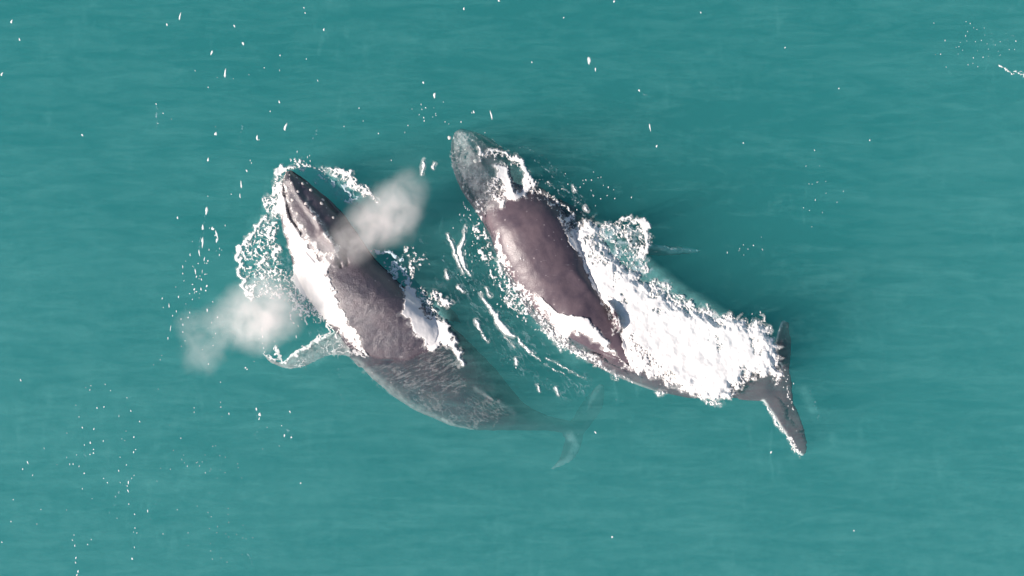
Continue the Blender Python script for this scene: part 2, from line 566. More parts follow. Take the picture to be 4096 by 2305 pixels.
jawBL = [(1812, 560), (1815, 620), (1832, 680), (1862, 740), (1900, 800)]
jawBR = [(1900, 532), (1960, 575), (2020, 620), (2070, 670)]
displace(coB, noB, [(jawBL, 6, -.07), (jawBR, 6, -.07), ([(1850, 540), (1900, 620), (1950, 690), (1990, 730)], 14, .07),
                    ([(1985, 640), (2030, 680), (2050, 760)], 26, .22),
                    ([(2300, 1090), (2400, 1200), (2450, 1290), (2490, 1380), (2540, 1440)], 24, .06)], px, py)
coB += noB * ((fbm(px / 60, py / 60, 5, 4) - 0.5) * 0.045)[:, None]
upB = sstep(0.1, 0.5, noB[:, 2])
creB = np.clip(0.7 * np.exp(-(seg_dist(px, py, jawBL) / 4) ** 2) + 0.7 * np.exp(-(seg_dist(px, py, jawBR) / 5) ** 2), 0, 1) * upB
whB = .7 * sstep(13, 2, seg_dist(px, py, [(3052, 1606), (3097, 1672), (3136, 1738), (3178, 1808), (3208, 1826)])) * (px > 3040)
whB = np.maximum(whB, 0.5 * sstep(12, 3, seg_dist(px, py, [(3085, 1425), (3106, 1346), (3128, 1282), (3150, 1280)])))
whB = np.maximum(whB, 0.6 * sstep(16, 4, seg_dist(px, py, [(2600, 985), (2640, 985), (2680, 1005), (2730, 1000), (2800, 1004)])) * (coB[:, 2] < -1.3))
whB = np.maximum(whB, 0.2 * sstep(12, 3, seg_dist(px, py, [(2440, 1495), (2520, 1530), (2620, 1568), (2640, 1575)])))
whB = np.maximum(whB, 0.22 * sstep(46, 10, np.hypot((px - 1850), (py - 545) * 1.2)))
whB = np.maximum(whB, 0.20 * sstep(60, 20, seg_dist(px, py, [(1850, 560), (1890, 680), (1960, 800)])) * fbm(px / 16, py / 16, 9, 3) * 1.6)
whaleB = bpy.data.objects.new("humpback_whale", None); COL.objects.link(whaleB)
whaleB.location = (2.5, -0.5, -0.5)
tag(whaleB, "brownish humpback whale with sunken head, bare back and a long white foam trail", "whale", group="humpback whales swimming side by side")
bodyB = whale_body(whaleB, coB, qB, M_WHALE_B, whB, creB)

# ray targets: what a drop falling along the line of sight lands on
BVHS = []
for o in (bodyA, bodyB):
    root = np.array(o.parent.location)
    n = len(o.data.vertices); c = np.empty(n * 3); o.data.vertices.foreach_get("co", c)
    c = c.reshape(-1, 3) + root
    BVHS.append(BVHTree.FromPolygons(c.tolist(), [tuple(p.vertices) for p in o.data.polygons]))
CAMP = Vector((0, 0, H))


def land(x, y):
    """point and upward height where the line of sight of a photo pixel meets whale or sea"""
    p = wp(x, y, 0.0)
    d = (Vector(p) - CAMP)
    Ld = d.length
    d.normalize()
    best = None
    for b in BVHS:
        h = b.ray_cast(CAMP, d, Ld + 0.1)
        if h[0] is not None and (best is None or h[3] < best[1]):
            best = (h[0], h[3])
    if best and best[0].z > 0.02:
        return best[0].x, best[0].y, best[0].z
    return p[0], p[1], 0.0


# tubercles on the heads
def tubercle(root, x, y, r, squash=0.6):
    X, Y, Z = land(x, y)
    if Z <= 0.0:
        for b in BVHS:
            h = b.ray_cast(CAMP, (Vector(wp(x, y)) - CAMP).normalized(), 60)
            if h[0] is not None: X, Y, Z = h[0]
    V = []; F = []
    nu, nvv = 10, 4
    for j in range(nvv + 1):
        a = math.pi / 2 * j / nvv
        for i in range(nu):
            t = 2 * math.pi * i / nu
            rr = r * math.cos(a) * (1 + 0.12 * math.sin(3 * t + x))
            V.append((rr * math.cos(t), rr * math.sin(t), r * squash * math.sin(a) - 0.02))
    for j in range(nvv):
        for i in range(nu):
            F.append((j * nu + i, j * nu + (i + 1) % nu, (j + 1) * nu + (i + 1) % nu, (j + 1) * nu + i))
    o = mesh_obj("tubercle", V, F, M_KNOB, root)
    attr(o, "op", np.ones(len(V)))
    o.location = (X - root.location[0], Y - root.location[1], Z - root.location[2])
    return o


def r1(x, y): return 900 + x / 2.576, 600 + y / 2.576
def r3(x, y): return 1600 + x / 2.576, 450 + y / 2.576
for (x, y, r) in [(685, 340, 5), (797, 350, 6), (842, 345, 4), (748, 432, 6), (880, 418, 7), (640, 425, 5), (695, 517, 7), (832, 556, 7),
                  (930, 695, 7), (745, 655, 6), (1005, 518, 6), (990, 555, 7), (1110, 700, 6), (875, 520, 3), (683, 548, 4), (775, 745, 4),
                  (735, 290, 4), (665, 262, 4), (935, 590, 3), (1025, 300, 3), (720, 470, 3), (1040, 600, 3), (830, 820, 5)]:
    a, b = r1(x, y)
    tubercle(whaleA, a, b, r * S * 1.15)
for (x, y, r) in [(510, 260, 7), (560, 262, 5), (750, 290, 5), (640, 340, 4), (675, 385, 5), (780, 500, 9), (570, 410, 4), (700, 330, 3), (840, 640, 4),
                  (620, 455, 3), (760, 655, 4), (655, 765, 5), (600, 330, 4)]:
    a, b = r3(x, y)
    tubercle(whaleB, a, b, r * S * 1.1)

# ------------------------------------------------------------ the sea
def build_water():
    x0, x1, y0, y1, c = -22.0, 22.0, -14.0, 14.0, 0.09
    nx = int((x1 - x0) / c) + 1; ny = int((y1 - y0) / c) + 1
    xs = np.linspace(x0, x1, nx); ys = np.linspace(y0, y1, ny)
    X, Y = np.meshgrid(xs, ys)
    edge = np.minimum(np.minimum(X - x0, x1 - X), np.minimum(Y - y0, y1 - Y))
    Z = waves(X, Y) * sstep(0, 2, edge)
    V = np.stack([X, Y, Z], -1).reshape(-1, 3)
    idx = np.arange(nx * ny).reshape(ny, nx)
    F = np.stack([idx[:-1, :-1], idx[:-1, 1:], idx[1:, 1:], idx[1:, :-1]], -1).reshape(-1, 4).tolist()
    V = V.tolist()
    # outer sheet, sides and bottom
    R, D = 150.0, -9.0
    cor = [idx[0, 0], idx[0, -1], idx[-1, -1], idx[-1, 0]]
    o = len(V)
    V += [[-R, -R, 0], [R, -R, 0], [R, R, 0], [-R, R, 0], [-R, -R, D], [R, -R, D], [R, R, D], [-R, R, D]]
    sides = [idx[0, :].tolist(), idx[:, -1].tolist(), idx[-1, ::-1].tolist(), idx[::-1, 0].tolist()]
    me_f = [tuple(f) for f in F]
    for k in range(4):
        a, b = o + k, o + (k + 1) % 4
        me_f.append(tuple([a, b] + sides[k][::-1]))
        me_f.append((a, o + 4 + k, o + 4 + (k + 1) % 4, b))
    me_f.append((o + 7, o + 6, o + 5, o + 4))
    me = bpy.data.meshes.new("sea_water")
    me.from_pydata(V, [], me_f)
    me.polygons.foreach_set("use_smooth", np.ones(len(me.polygons), dtype=bool))
    me.materials.append(M_WATER)
    ob = bpy.data.objects.new("sea_water", me); COL.objects.link(ob)
    tag(ob, "turquoise sea water", None, 'structure')
    return ob


sea = build_water()

m, N, L = new_mat("deep_silt")
out = N.new("ShaderNodeOutputMaterial"); d = N.new("ShaderNodeBsdfDiffuse")
c = mixcol(N, L, noise_tex(N, L, 0.1, 4), (0.05, 0.17, 0.16), (0.08, 0.22, 0.2))
L.new(c, d.inputs[0]); L.new(d.outputs[0], out.inputs[0])
g = mesh_obj("sea_floor", [(-150, -150, -8.5), (150, -150, -8.5), (150, 150, -8.5), (-150, 150, -8.5)], [(0, 1, 2, 3)], m, None, False)
tag(g, None, None, 'structure')

# ------------------------------------------------------------ foam
FILM = []     # (pts polygon, soft px, strength) that also turns the water under the foam milky


def foam(name, label, prims, mat=M_FOAM, cell=2.4, lace=26.0, seed=1, thick=0.10, op=1.0, opw=0.22, stretch=None, warp=9.0, cat="foam", relief=0.05, mixw=0.55, bulk=0.0, ridge=False, halo=0.30):  # foam sheets, also used for painted glare and light streaks
    if mat is not M_FOAM: halo = 0.0
    """prims: ('p', [points], density, soft) polygon; ('s', [points], [half widths], density, soft) stroke;
       ('h', [points], density, soft) thinner patch inside. All in photo pixels on the surface."""
    xs = [p[0] for pr in prims for p in pr[1]]; ys = [p[1] for pr in prims for p in pr[1]]
    x0, x1, y0, y1 = min(xs) - 40, max(xs) + 40, min(ys) - 40, max(ys) + 40
    gx = np.arange(x0, x1, cell); gy = np.arange(y0, y1, cell)
    X, Y = np.meshgrid(gx, gy)
    wx = X + warp * 2 * (fbm(X / 22, Y / 22, seed + 5, 4) - 0.5) * 2
    wy = Y + warp * 2 * (fbm(X / 22, Y / 22, seed + 9, 4) - 0.5) * 2
    D = np.zeros(X.shape)
    INS = np.zeros(X.shape); DH = np.zeros(X.shape)
    for pr in prims:
        if pr[0] == 'p':
            sdf = poly_sdf(wx, wy, pr[1]); den, soft = pr[2], pr[3]
            D = np.maximum(D, den * sstep(soft, -soft, sdf))
            DH = np.maximum(DH, min(1, den * 1.1) * sstep(soft + 12, -soft, sdf - 5))
            if den > .9: INS = np.maximum(INS, -sdf)
        elif pr[0] == 's':
            sdf = seg_dist(wx, wy, pr[1], pr[2]); den, soft = pr[3], pr[4]
            DH = np.maximum(DH, min(1, den * 1.1) * sstep(soft + 9, -soft, sdf - 3))
            D = np.maximum(D, den * sstep(soft, -soft, sdf))
        elif pr[0] == 'c':      # clean edge where the bare back comes out
            k = sstep(-3, 4, poly_sdf(X + .25 * (wx - X), Y + .25 * (wy - Y), pr[1]))
            D = D * k; DH = DH * k
        else:
            sdf = poly_sdf(wx, wy, pr[1]); den, soft = pr[2], pr[3]
            k = sstep(soft, -soft, sdf)
            D = D * (1 - k) + np.minimum(D, den) * k
    U, Vv = X, Y
    if stretch:   # (angle, factor): lace drawn out along a direction
        a, fct = math.radians(stretch[0]), stretch[1]
        U = (X * math.cos(a) + Y * math.sin(a)) / fct
        Vv = -X * math.sin(a) + Y * math.cos(a)
    dx_ = (fbm(U / lace, Vv / lace, seed + 40, 3) - 0.5) * lace * 1.6
    dy_ = (fbm(U / lace, Vv / lace, seed + 50, 3) - 0.5) * lace * 1.6
    f1, f2 = worley((U + dx_) / lace, (Vv + dy_) / lace, seed)
    e1 = f2 - f1
    f1b, f2b = worley((U + dx_) / (lace * 0.45), (Vv + dy_) / (lace * 0.45), seed + 3)
    e2 = f2b - f1b
    T = mixw * (0.6 * e1 + 0.4 * e2) + (1 - mixw) * fbm(U / (lace * 0.7), Vv / (lace * 0.7), seed + 70, 4) * 1.1
    if ridge:   # thin wandering lines
        T = np.abs(fbm(U / lace, Vv / lace, seed + 70, 3) - .5) + .12 * fbm(X / 60, Y / 60, seed + 8, 2)
    srt = np.sort(T.ravel()); T = np.searchsorted(srt, T.ravel()).reshape(T.shape) / float(T.size)
    P = D * 1.06 - T
    P = P + .3 * sstep(.88, .99, D)
    P[D < 0.02] = -1
    HL = halo * sstep(0.05, .75, DH * 1.1 - .75 * fbm(U / (lace * 1.1), Vv / (lace * 1.1), seed + 88, 4))
    keep = (P > 0) | (HL > 0.015)
    vk = keep.copy()       # grow by one cell so the rim dips under the water
    vk[1:, :] |= keep[:-1, :]; vk[:, 1:] |= keep[:, :-1]; vk[1:, 1:] |= keep[:-1, :-1]
    vk[:-1, :] |= keep[1:, :]; vk[:, :-1] |= keep[:, 1:]
    q = vk[:-1, :-1] & vk[:-1, 1:] & vk[1:, 1:] & vk[1:, :-1]
    idx = -np.ones(X.shape, dtype=np.int64)
    used = np.zeros(X.shape, dtype=bool)
    used[:-1, :-1] |= q; used[:-1, 1:] |= q; used[1:, 1:] |= q; used[1:, :-1] |= q
    idx[used] = np.arange(used.sum())
    ux, uy, up_, ud = X[used], Y[used], P[used], D[used]
    co_ = np.empty((len(ux), 3))
    for i in range(len(ux)):
        co_[i] = land(ux[i], uy[i])
    onsea = co_[:, 2] < 0.02
    co_[:, 2] += np.where(onsea, waves(co_[:, 0], co_[:, 1]), 0)
    body = np.clip(up_, 0, 0.5)
    hgt = thick * 0.45 * sstep(0, .22, body) + relief * np.clip(body * 4, 0, 1) * (fbm(ux / 34, uy / 34, seed + 33, 3) - 0.3)
    bk = bulk * sstep(-4, 48, INS[used]) * (0.8 + 0.4 * fbm(ux / 70, uy / 70, seed + 12, 3))
    onw = np.minimum(hgt, 0.03) + 0.006
    onw = np.maximum(onw, bk - co_[:, 2])
    hgt = np.where(onsea, 0.006 + np.maximum(hgt, 0) * (up_ > 0) + bk, onw)
    k = (H - (co_[:, 2] + hgt)) / (H - co_[:, 2])
    co_[:, 0] *= k; co_[:, 1] *= k; co_[:, 2] += hgt
    a = idx[:-1, :-1][q]; b = idx[:-1, 1:][q]; c_ = idx[1:, 1:][q]; d_ = idx[1:, :-1][q]
    F = np.stack([a, d_, c_, b], -1)
    if len(F) == 0: return None
    o = mesh_obj(name, co_, F, mat)
    attr(o, "op", np.maximum(op * sstep(0.0, opw, up_), HL[used]))
    tag(o, label, cat, 'stuff')
    return o


# bow wave of the left whale
foam("bow_foam_glare", "white bow wave and looping lace of foam with painted glare around the head of the left whale", [
    ('s', [(1112, 692), (1135, 676), (1158, 668), (1182, 674)], [9, 11, 9, 5], 1.0, 5),
    ('p', [(1175, 648), (1198, 638), (1226, 648), (1244, 668), (1212, 672), (1184, 664)], .50, 7),
    ('s', [(1180, 673), (1230, 673), (1285, 680), (1310, 690)], [4, 3, 3, 4], .8, 4),
    ('s', [(1305, 682), (1340, 690), (1385, 702), (1415, 738), (1450, 762), (1480, 782)], [6, 13, 18, 18, 16, 12], .85, 9),
    ('s', [(1478, 780), (1500, 800), (1514, 812)], [10, 6, 2], .7, 5),
    ('p', [(1128, 690), (1106, 690), (1098, 745), (1062, 800), (1052, 838), (1075, 850), (1062, 880), (1112, 880), (1118, 840), (1135, 800), (1138, 740)], .68, 9),
    ('p', [(1130, 700), (1110, 720), (1108, 800), (1085, 860), (1118, 850), (1145, 870), (1134, 780)], .98, 6),
    ('s', [(1062, 868), (1028, 906), (995, 948), (966, 990), (954, 1028), (962, 1080), (968, 1130), (986, 1172), (1010, 1195)],
     [8, 9, 9, 9, 10, 8, 8, 9, 6], 1.0, 5),
    ('p', [(1040, 890), (1104, 880), (1110, 960), (1128, 1010), (1120, 1065), (1168, 1100), (1178, 1205), (1090, 1190), (1000, 1190), (975, 1110), (968, 1000)], .42, 10),
    ('p', [(1050, 890), (1100, 880), (1106, 950), (1080, 975), (1030, 940)], .62, 10),
    ('s', [(1100, 985), (1118, 1002), (1092, 1015)], [5, 9, 8], 1.0, 4),
    ('p', [(1042, 1045), (1055, 1038), (1068, 1052), (1060, 1068), (1044, 1066)], 1.0, 4),
    ('p', [(1130, 830), (1152, 860), (1166, 885), (1205, 945), (1232, 985), (1275, 1032), (1316, 1062), (1318, 1110), (1330, 1160), (1352, 1215), (1385, 1255),  # foam on the jaw side, with its sun glare painted in
           (1395, 1300), (1395, 1340), (1362, 1315), (1318, 1292), (1262, 1238), (1215, 1195), (1180, 1150), (1168, 1090), (1172, 1035), (1150, 960), (1134, 900)], 1.0, 7),
    ('s', [(1390, 1315), (1420, 1352), (1445, 1392), (1468, 1428)], [16, 14, 9, 2], .95, 7),
    ('p', [(1175, 1120), (1262, 1238), (1330, 1300), (1345, 1320), (1295, 1296), (1262, 1275), (1240, 1262), (1205, 1280), (1170, 1240), (1150, 1170)], .50, 10),
    ('s', [(1232, 990), (1262, 1005), (1300, 1010), (1330, 1030)], [5, 6, 8, 12], .55, 8),
], seed=3, lace=17, warp=11)
foam("jaw_wash_glare", "thin white wash and painted glare running down the ridge of the left whale's head", [  # foam wash with the wet ridge's sun glare painted in
    ('s', [(1222, 792), (1262, 868), (1295, 920), (1325, 962), (1345, 1000), (1345, 1035)], [2, 4, 8, 13, 13, 6], .8, 6),
    ('p', [(1235, 955), (1275, 970), (1305, 1030), (1318, 1075), (1285, 1040)], .7, 10),
    ('s', [(1142, 710), (1148, 770), (1170, 850), (1200, 905), (1232, 960)], [2, 4, 4, 6, 8], .75, 5),
], seed=7, lace=30, thick=.02, op=.8, opw=.45, relief=.01)
foam("bubble_lace", "pale blue bubble lace in the pocket of water right of the raised head", [
    ('p', [(1190, 690), (1320, 695), (1400, 745), (1480, 800), (1440, 830), (1360, 812), (1290, 750), (1230, 712)], .36, 12),
    ('s', [(1260, 700), (1310, 720), (1330, 745)], [8, 10, 6], .6, 8),
], mat=M_LACE, seed=11, lace=34, op=.75, opw=.25, thick=.05)
foam("shoulder_lace", "thin blue white foam lace wrapping the right shoulder of the left whale", [
    ('s', [(1474, 1002), (1520, 1006), (1560, 1012), (1598, 1034), (1614, 1062)], [7, 6, 9, 9, 7], .75, 7),
    ('s', [(1530, 1052), (1560, 1092), (1600, 1140), (1618, 1165)], [4, 5, 5, 6], .65, 6),
    ('p', [(1540, 1015), (1600, 1040), (1622, 1100), (1640, 1160), (1605, 1150), (1572, 1105), (1550, 1065)], .42, 10),
    ('s', [(1612, 1060), (1624, 1110), (1636, 1160)], [5, 5, 7], .8, 6),
], mat=M_LACE, seed=21, lace=26, op=.9, opw=.15, thick=.05)
foam("flank_foam", "solid white foam streaming off the right flank of the left whale", [
    ('p', [(1618, 1158), (1640, 1150), (1664, 1158), (1680, 1205), (1696, 1262), (1735, 1278), (1765, 1288), (1795, 1333), (1820, 1366), (1838, 1395),
           (1856, 1466), (1842, 1466), (1812, 1400), (1792, 1376), (1762, 1366), (1722, 1402), (1702, 1388), (1690, 1360), (1645, 1326), (1650, 1290), (1606, 1264), (1616, 1216)], 1.0, 5),
    ('p', [(1672, 1150), (1700, 1160), (1724, 1200), (1762, 1250), (1772, 1300), (1720, 1290), (1690, 1240)], .5, 9),
    ('s', [(1735, 1235), (1758, 1262), (1772, 1295), (1795, 1333)], [3, 4, 5, 5], .95, 5),
    ('p', [(1716, 1166), (1745, 1160), (1790, 1190), (1802, 1215), (1786, 1232), (1752, 1212), (1724, 1196)], .5, 8),
    ('p', [(1768, 1198), (1790, 1195), (1800, 1214), (1788, 1232), (1770, 1222)], 1.0, 5),
], seed=31, lace=14, warp=11)
foam("ripple_sparkle", "broken sparkling ripples on the water between the two whales", [
    ('p', [(1600, 985), (1650, 980), (1700, 1010), (1725, 1060), (1690, 1080), (1650, 1120), (1630, 1070), (1620, 1020)], .22, 12),
    ('s', [(1640, 1045), (1648, 1090), (1645, 1140)], [5, 6, 4], .7, 8),
    ('s', [(1625, 1010), (1655, 1050), (1680, 1070)], [5, 5, 4], .5, 8),
    ('p', [(1900, 880), (1925, 880), (1975, 960), (1985, 1060), (2020, 1180), (2120, 1270), (2150, 1320), (2060, 1270), (1990, 1180), (1940, 1060), (1890, 960)], .30, 14),
    ('p', [(1900, 800), (1935, 790), (1945, 850), (1925, 880), (1905, 850)], .28, 10),
], seed=41, lace=17, thick=.06, mixw=.3, warp=6)
BACK = [(2003, 842), (2030, 800), (2100, 792), (2180, 805), (2228, 870), (2265, 945), (2292, 990), (2322, 1040), (2344, 1090), (2362, 1133), (2393, 1184), (2430, 1222), (2458, 1238),
        (2476, 1290), (2484, 1340), (2494, 1400), (2524, 1470), (2480, 1430), (2430, 1345), (2350, 1274), (2230, 1250), (2150, 1177), (2055, 1072), (2010, 1000), (1996, 935)]
# wave crests between the whales
foam("crest_foam", "long thin curved white wave crests between the two whales", [
    ('s', [(1792, 940), (1806, 968), (1818, 1000), (1830, 1040), (1852, 1090)], [2, 4, 5, 4, 1], 1, 3),
    ('s', [(1862, 905), (1856, 950), (1840, 995), (1846, 1040), (1864, 1080), (1884, 1100)], [1, 4, 8, 8, 5, 1], 1, 3),
    ('s', [(1696, 640), (1690, 672), (1688, 700)], [2, 5, 2], 1, 3),
    ('s', [(1740, 655), (1733, 668)], [3, 4], 1, 3),
    ('s', [(1922, 1178), (1940, 1204), (1960, 1228), (1985, 1266), (2000, 1298), (2028, 1326), (2054, 1346)], [2, 5, 6, 9, 12, 13, 4], 1, 4),
    ('s', [(1906, 1282), (1912, 1302), (1918, 1322)], [4, 6, 2], 1, 3),
    ('s', [(1922, 1325), (1938, 1350), (1950, 1368)], [3, 6, 4], .6, 4),
    ('s', [(2070, 1350), (2090, 1378), (2120, 1405), (2136, 1412)], [2, 4, 6, 3], .75, 4),
    ('s', [(1784, 1085), (1790, 1110)], [3, 6], 1, 3), ('s', [(1835, 1150), (1850, 1166)], [5, 3], 1, 3),
    ('s', [(1945, 1155), (1962, 1185)], [2, 3], 1, 3), ('s', [(2022, 1350), (2058, 1388)], [1, 2], .8, 2),
    ('s', [(2062, 1435), (2066, 1458)], [4, 4], .8, 3),
    ('s', [(2226, 1556), (2236, 1582)], [4, 3], .9, 3),
    ('s', [(2130, 1420), (2200, 1470), (2260, 1500)], [2, 2, 1], .5, 3),
    ('s', [(2180, 1430), (2240, 1460), (2290, 1490), (2340, 1516)], [1, 2, 2, 1], .55, 3),
    ('s', [(2150, 1540), (2160, 1565)], [2, 2], .8, 3),
], seed=51, lace=14, thick=.07, warp=3.5)

# head of the right whale
foam("blowhole_foam", "ring of white foam over the sunken head of the right whale", [
    ('s', [(1932, 616), (1958, 606), (2005, 604), (2040, 618), (2075, 645), (2100, 680), (2113, 722), (2104, 762), (2078, 784), (2040, 790)],
     [4, 5, 5, 6, 8, 11, 14, 15, 12, 8], .97, 5),
    ('p', [(1935, 605), (2010, 600), (2070, 645), (2085, 680), (2050, 660), (2000, 628), (1940, 640)], .38, 8),
    ('p', [(1980, 665), (2008, 655), (2030, 690), (2046, 730), (2056, 784), (2020, 786), (2008, 735), (1985, 700)], .97, 5),
    ('p', [(1976, 700), (2005, 720), (2030, 780), (2010, 800), (1945, 795), (1948, 735)], .58, 8),
    ('p', [(1985, 794), (2018, 796), (2024, 816), (2010, 834), (1998, 826), (1990, 806)], 1.0, 4),
    ('p', [(2008, 650), (2040, 680), (2058, 740), (2060, 780), (2040, 760), (2030, 710)], .35, 8),
    ('s', [(2110, 740), (2140, 738), (2130, 760), (2100, 768)], [5, 6, 5, 5], .75, 5),
    ('s', [(1920, 590), (1928, 612)], [3, 4], 1, 3), ('s', [(1916, 625), (1919, 642)], [2, 2], .9, 3),
], seed=61, lace=14, thick=.08)
foam("head_ripples", "faint pale ripple net over the sunken head of the right whale", [
    ('p', [(1815, 525), (1900, 525), (1990, 600), (1960, 660), (1980, 760), (1990, 860), (1940, 860), (1880, 790), (1825, 690), (1808, 600)], .34, 16),
    ('s', [(1808, 600), (1815, 680), (1850, 750), (1890, 800), (1925, 850)], [3, 4, 5, 5, 3], .5, 7),
    ('s', [(1965, 548), (1990, 575), (2020, 590)], [4, 3, 3], .5, 7),
], mat=M_SPECK, seed=66, lace=11, thick=.008, op=.28, opw=.35, relief=0, ridge=True, cell=2.2)
foam("shoulder_sparkle", "curly bright ripples on dark water beside the right whale's shoulder", [
    ('p', [(2110, 760), (2180, 755), (2240, 798), (2290, 862), (2310, 905), (2268, 932), (2238, 870), (2180, 820), (2130, 795)], .22, 10),
    ('p', [(2235, 870), (2290, 860), (2315, 900), (2270, 935)], .52, 8),
    ('s', [(2140, 765), (2180, 775), (2230, 810), (2270, 830), (2295, 862)], [3, 4, 4, 4, 4], .65, 6),
    ('s', [(2160, 725), (2200, 738), (2250, 745), (2262, 770)], [5, 6, 5, 3], .28, 8),
    ('s', [(2290, 750), (2300, 762)], [4, 5], 1, 3), ('s', [(2340, 832), (2348, 842)], [4, 4], 1, 3), ('c', BACK),
], seed=71, lace=16, thick=.05, warp=6)
foam("foam_trail", "broad solid white foam trail churned up behind the right whale's back", [
    ('p', [(2232, 872), (2246, 905), (2268, 938), (2285, 930), (2310, 910), (2340, 885), (2362, 880), (2400, 902), (2412, 960), (2440, 1012), (2490, 1060), (2556, 1098),
           (2566, 1132), (2600, 1142), (2640, 1150), (2670, 1170), (2690, 1205), (2740, 1215), (2770, 1240), (2800, 1242), (2830, 1250), (2850, 1268), (2890, 1278), (2950, 1262),
           (2962, 1282), (3000, 1290), (3050, 1296), (3078, 1330), (3092, 1370), (3112, 1400), (3108, 1440), (3112, 1480), (3128, 1508), (3120, 1528), (3085, 1502), (3040, 1502),
           (3005, 1500), (2985, 1520), (2960, 1548), (2930, 1560), (2905, 1590), (2870, 1606), (2830, 1600), (2795, 1582), (2740, 1566), (2700, 1545), (2650, 1515), (2580, 1490),
           (2520, 1476), (2496, 1440), (2482, 1390), (2478, 1330), (2462, 1262), (2430, 1225), (2389, 1186), (2358, 1135), (2340, 1092), (2319, 1042), (2286, 990), (2262, 940), (2240, 900)], 1.0, 15),
    ('h', [(2340, 960), (2400, 930), (2420, 1020), (2470, 1060), (2400, 1060), (2350, 1040)], .72, 16),
    ('h', [(2480, 1180), (2500, 1180), (2505, 1205), (2485, 1210)], .6, 8),
    ('h', [(2440, 1080), (2490, 1095), (2470, 1150), (2450, 1130)], .78, 10),
    ('h', [(2850, 1350), (2870, 1345), (2895, 1395), (2880, 1412), (2855, 1380)], .8, 8),
    ('h', [(2965, 1475), (2990, 1468), (3000, 1500), (2990, 1540), (2955, 1550)], .45, 8),
    ('h', [(2994, 1345), (3015, 1350), (3030, 1395), (3018, 1405), (3000, 1370)], .5, 8),
    ('h', [(3035, 1392), (3062, 1390), (3060, 1430), (3040, 1430)], .62, 8),
    ('h', [(2500, 1340), (2530, 1345), (2600, 1420), (2660, 1468), (2640, 1478), (2580, 1440), (2520, 1385)], .80, 10),
    ('h', [(2575, 1325), (2620, 1330), (2625, 1350), (2580, 1350)], .9, 10),
    ('h', [(2660, 1480), (2725, 1500), (2715, 1520), (2650, 1500)], .75, 10),
    ('h', [(3040, 1300), (3075, 1310), (3095, 1380), (3070, 1350)], .7, 8), ('h', [(2700, 1200), (2760, 1215), (2800, 1260), (2730, 1250)], .6, 14), ('h', [(2560, 1110), (2640, 1130), (2690, 1190), (2620, 1190), (2570, 1150)], .7, 14), ('h', [(2620, 1240), (2640, 1238), (2650, 1260), (2625, 1262)], .75, 8),
    ('p', [(2400, 898), (2438, 882), (2500, 868), (2560, 888), (2588, 930), (2596, 985), (2578, 1030), (2560, 1096), (2490, 1050), (2420, 1010)], .27, 8),
    ('s', [(2480, 876), (2520, 872), (2560, 890), (2584, 925), (2590, 970), (2576, 1010), (2560, 1040)], [5, 7, 10, 14, 13, 9, 6], .93, 7),
    ('s', [(2470, 920), (2500, 940), (2520, 970), (2510, 1000)], [7, 10, 10, 5], .85, 7),
    ('h', [(2430, 960), (2470, 950), (2505, 1000), (2530, 1030), (2490, 1035), (2440, 1000)], .25, 10), ('c', BACK),
    ('p', [(2560, 1130), (2640, 1118), (2680, 1140), (2700, 1190), (2740, 1185), (2770, 1205), (2775, 1245), (2700, 1230), (2620, 1170)], .62, 9),
    ('s', [(2550, 1085), (2585, 1080), (2595, 1045)], [5, 6, 3], .8, 5),
    ('s', [(2640, 1120), (2670, 1135), (2688, 1165), (2688, 1190)], [4, 7, 7, 5], .9, 5),
    ('s', [(2830, 1252), (2834, 1232)], [6, 2], 1, 4), ('s', [(3045, 1290), (3052, 1278)], [4, 3], 1, 3),
], seed=81, lace=15, thick=.05, relief=.07, bulk=.13, opw=.2, halo=.45, cell=2.6, warp=15)
foam("fin_curl", "thin curling water film clinging around the right whale's small dorsal fin", [
    ('p', [(2410, 1195), (2440, 1205), (2466, 1245), (2482, 1300), (2484, 1335), (2455, 1325), (2440, 1290), (2420, 1240)], .5, 8),
    ('s', [(2410, 1212), (2430, 1224), (2446, 1222)], [3, 3, 2], .8, 4), ('s', [(2440, 1320), (2456, 1336), (2474, 1330)], [3, 4, 3], .9, 4),
], mat=M_SPECK, seed=86, lace=10, thick=.01, op=.8, opw=.3, relief=0, ridge=True, cell=2.0)
foam("side_foam_glare", "bright white foam wash and painted glare strip along the left flank of the right whale", [
    ('p', [(2142, 1165), (2180, 1205), (2225, 1242), (2290, 1262), (2345, 1272), (2370, 1300), (2400, 1322), (2430, 1362), (2445, 1400), (2470, 1430),
           (2430, 1410), (2390, 1368), (2330, 1338), (2290, 1330), (2262, 1352), (2230, 1340), (2200, 1300), (2180, 1260), (2160, 1230)], 1.0, 5),
    ('p', [(2195, 1300), (2262, 1350), (2310, 1400), (2380, 1420), (2440, 1470), (2410, 1474), (2330, 1440), (2238, 1392), (2170, 1330)], .60, 9),
    ('s', [(2160, 1310), (2240, 1388), (2330, 1425), (2400, 1458), (2480, 1505), (2530, 1530)], [4, 6, 8, 8, 7, 3], .68, 8),
    ('p', [(1990, 1000), (2020, 1020), (2040, 1080), (2110, 1160), (2180, 1230), (2200, 1300), (2150, 1300), (2110, 1270), (2040, 1230), (2010, 1150), (1995, 1080)], .44, 9),
    ('s', [(1992, 920), (1988, 950), (1996, 990), (2008, 1040), (2008, 1090)], [3, 7, 9, 8, 5], .97, 5),  # sun glare on the back's left edge, painted as a white strip
    ('p', [(2000, 975), (2030, 960), (2080, 1020), (2100, 1060), (2060, 1040)], .30, 10),
    ('h', [(2170, 1250), (2200, 1245), (2215, 1275), (2190, 1290)], .3, 8), ('c', BACK),
], seed=91, lace=14, thick=.05, warp=11)
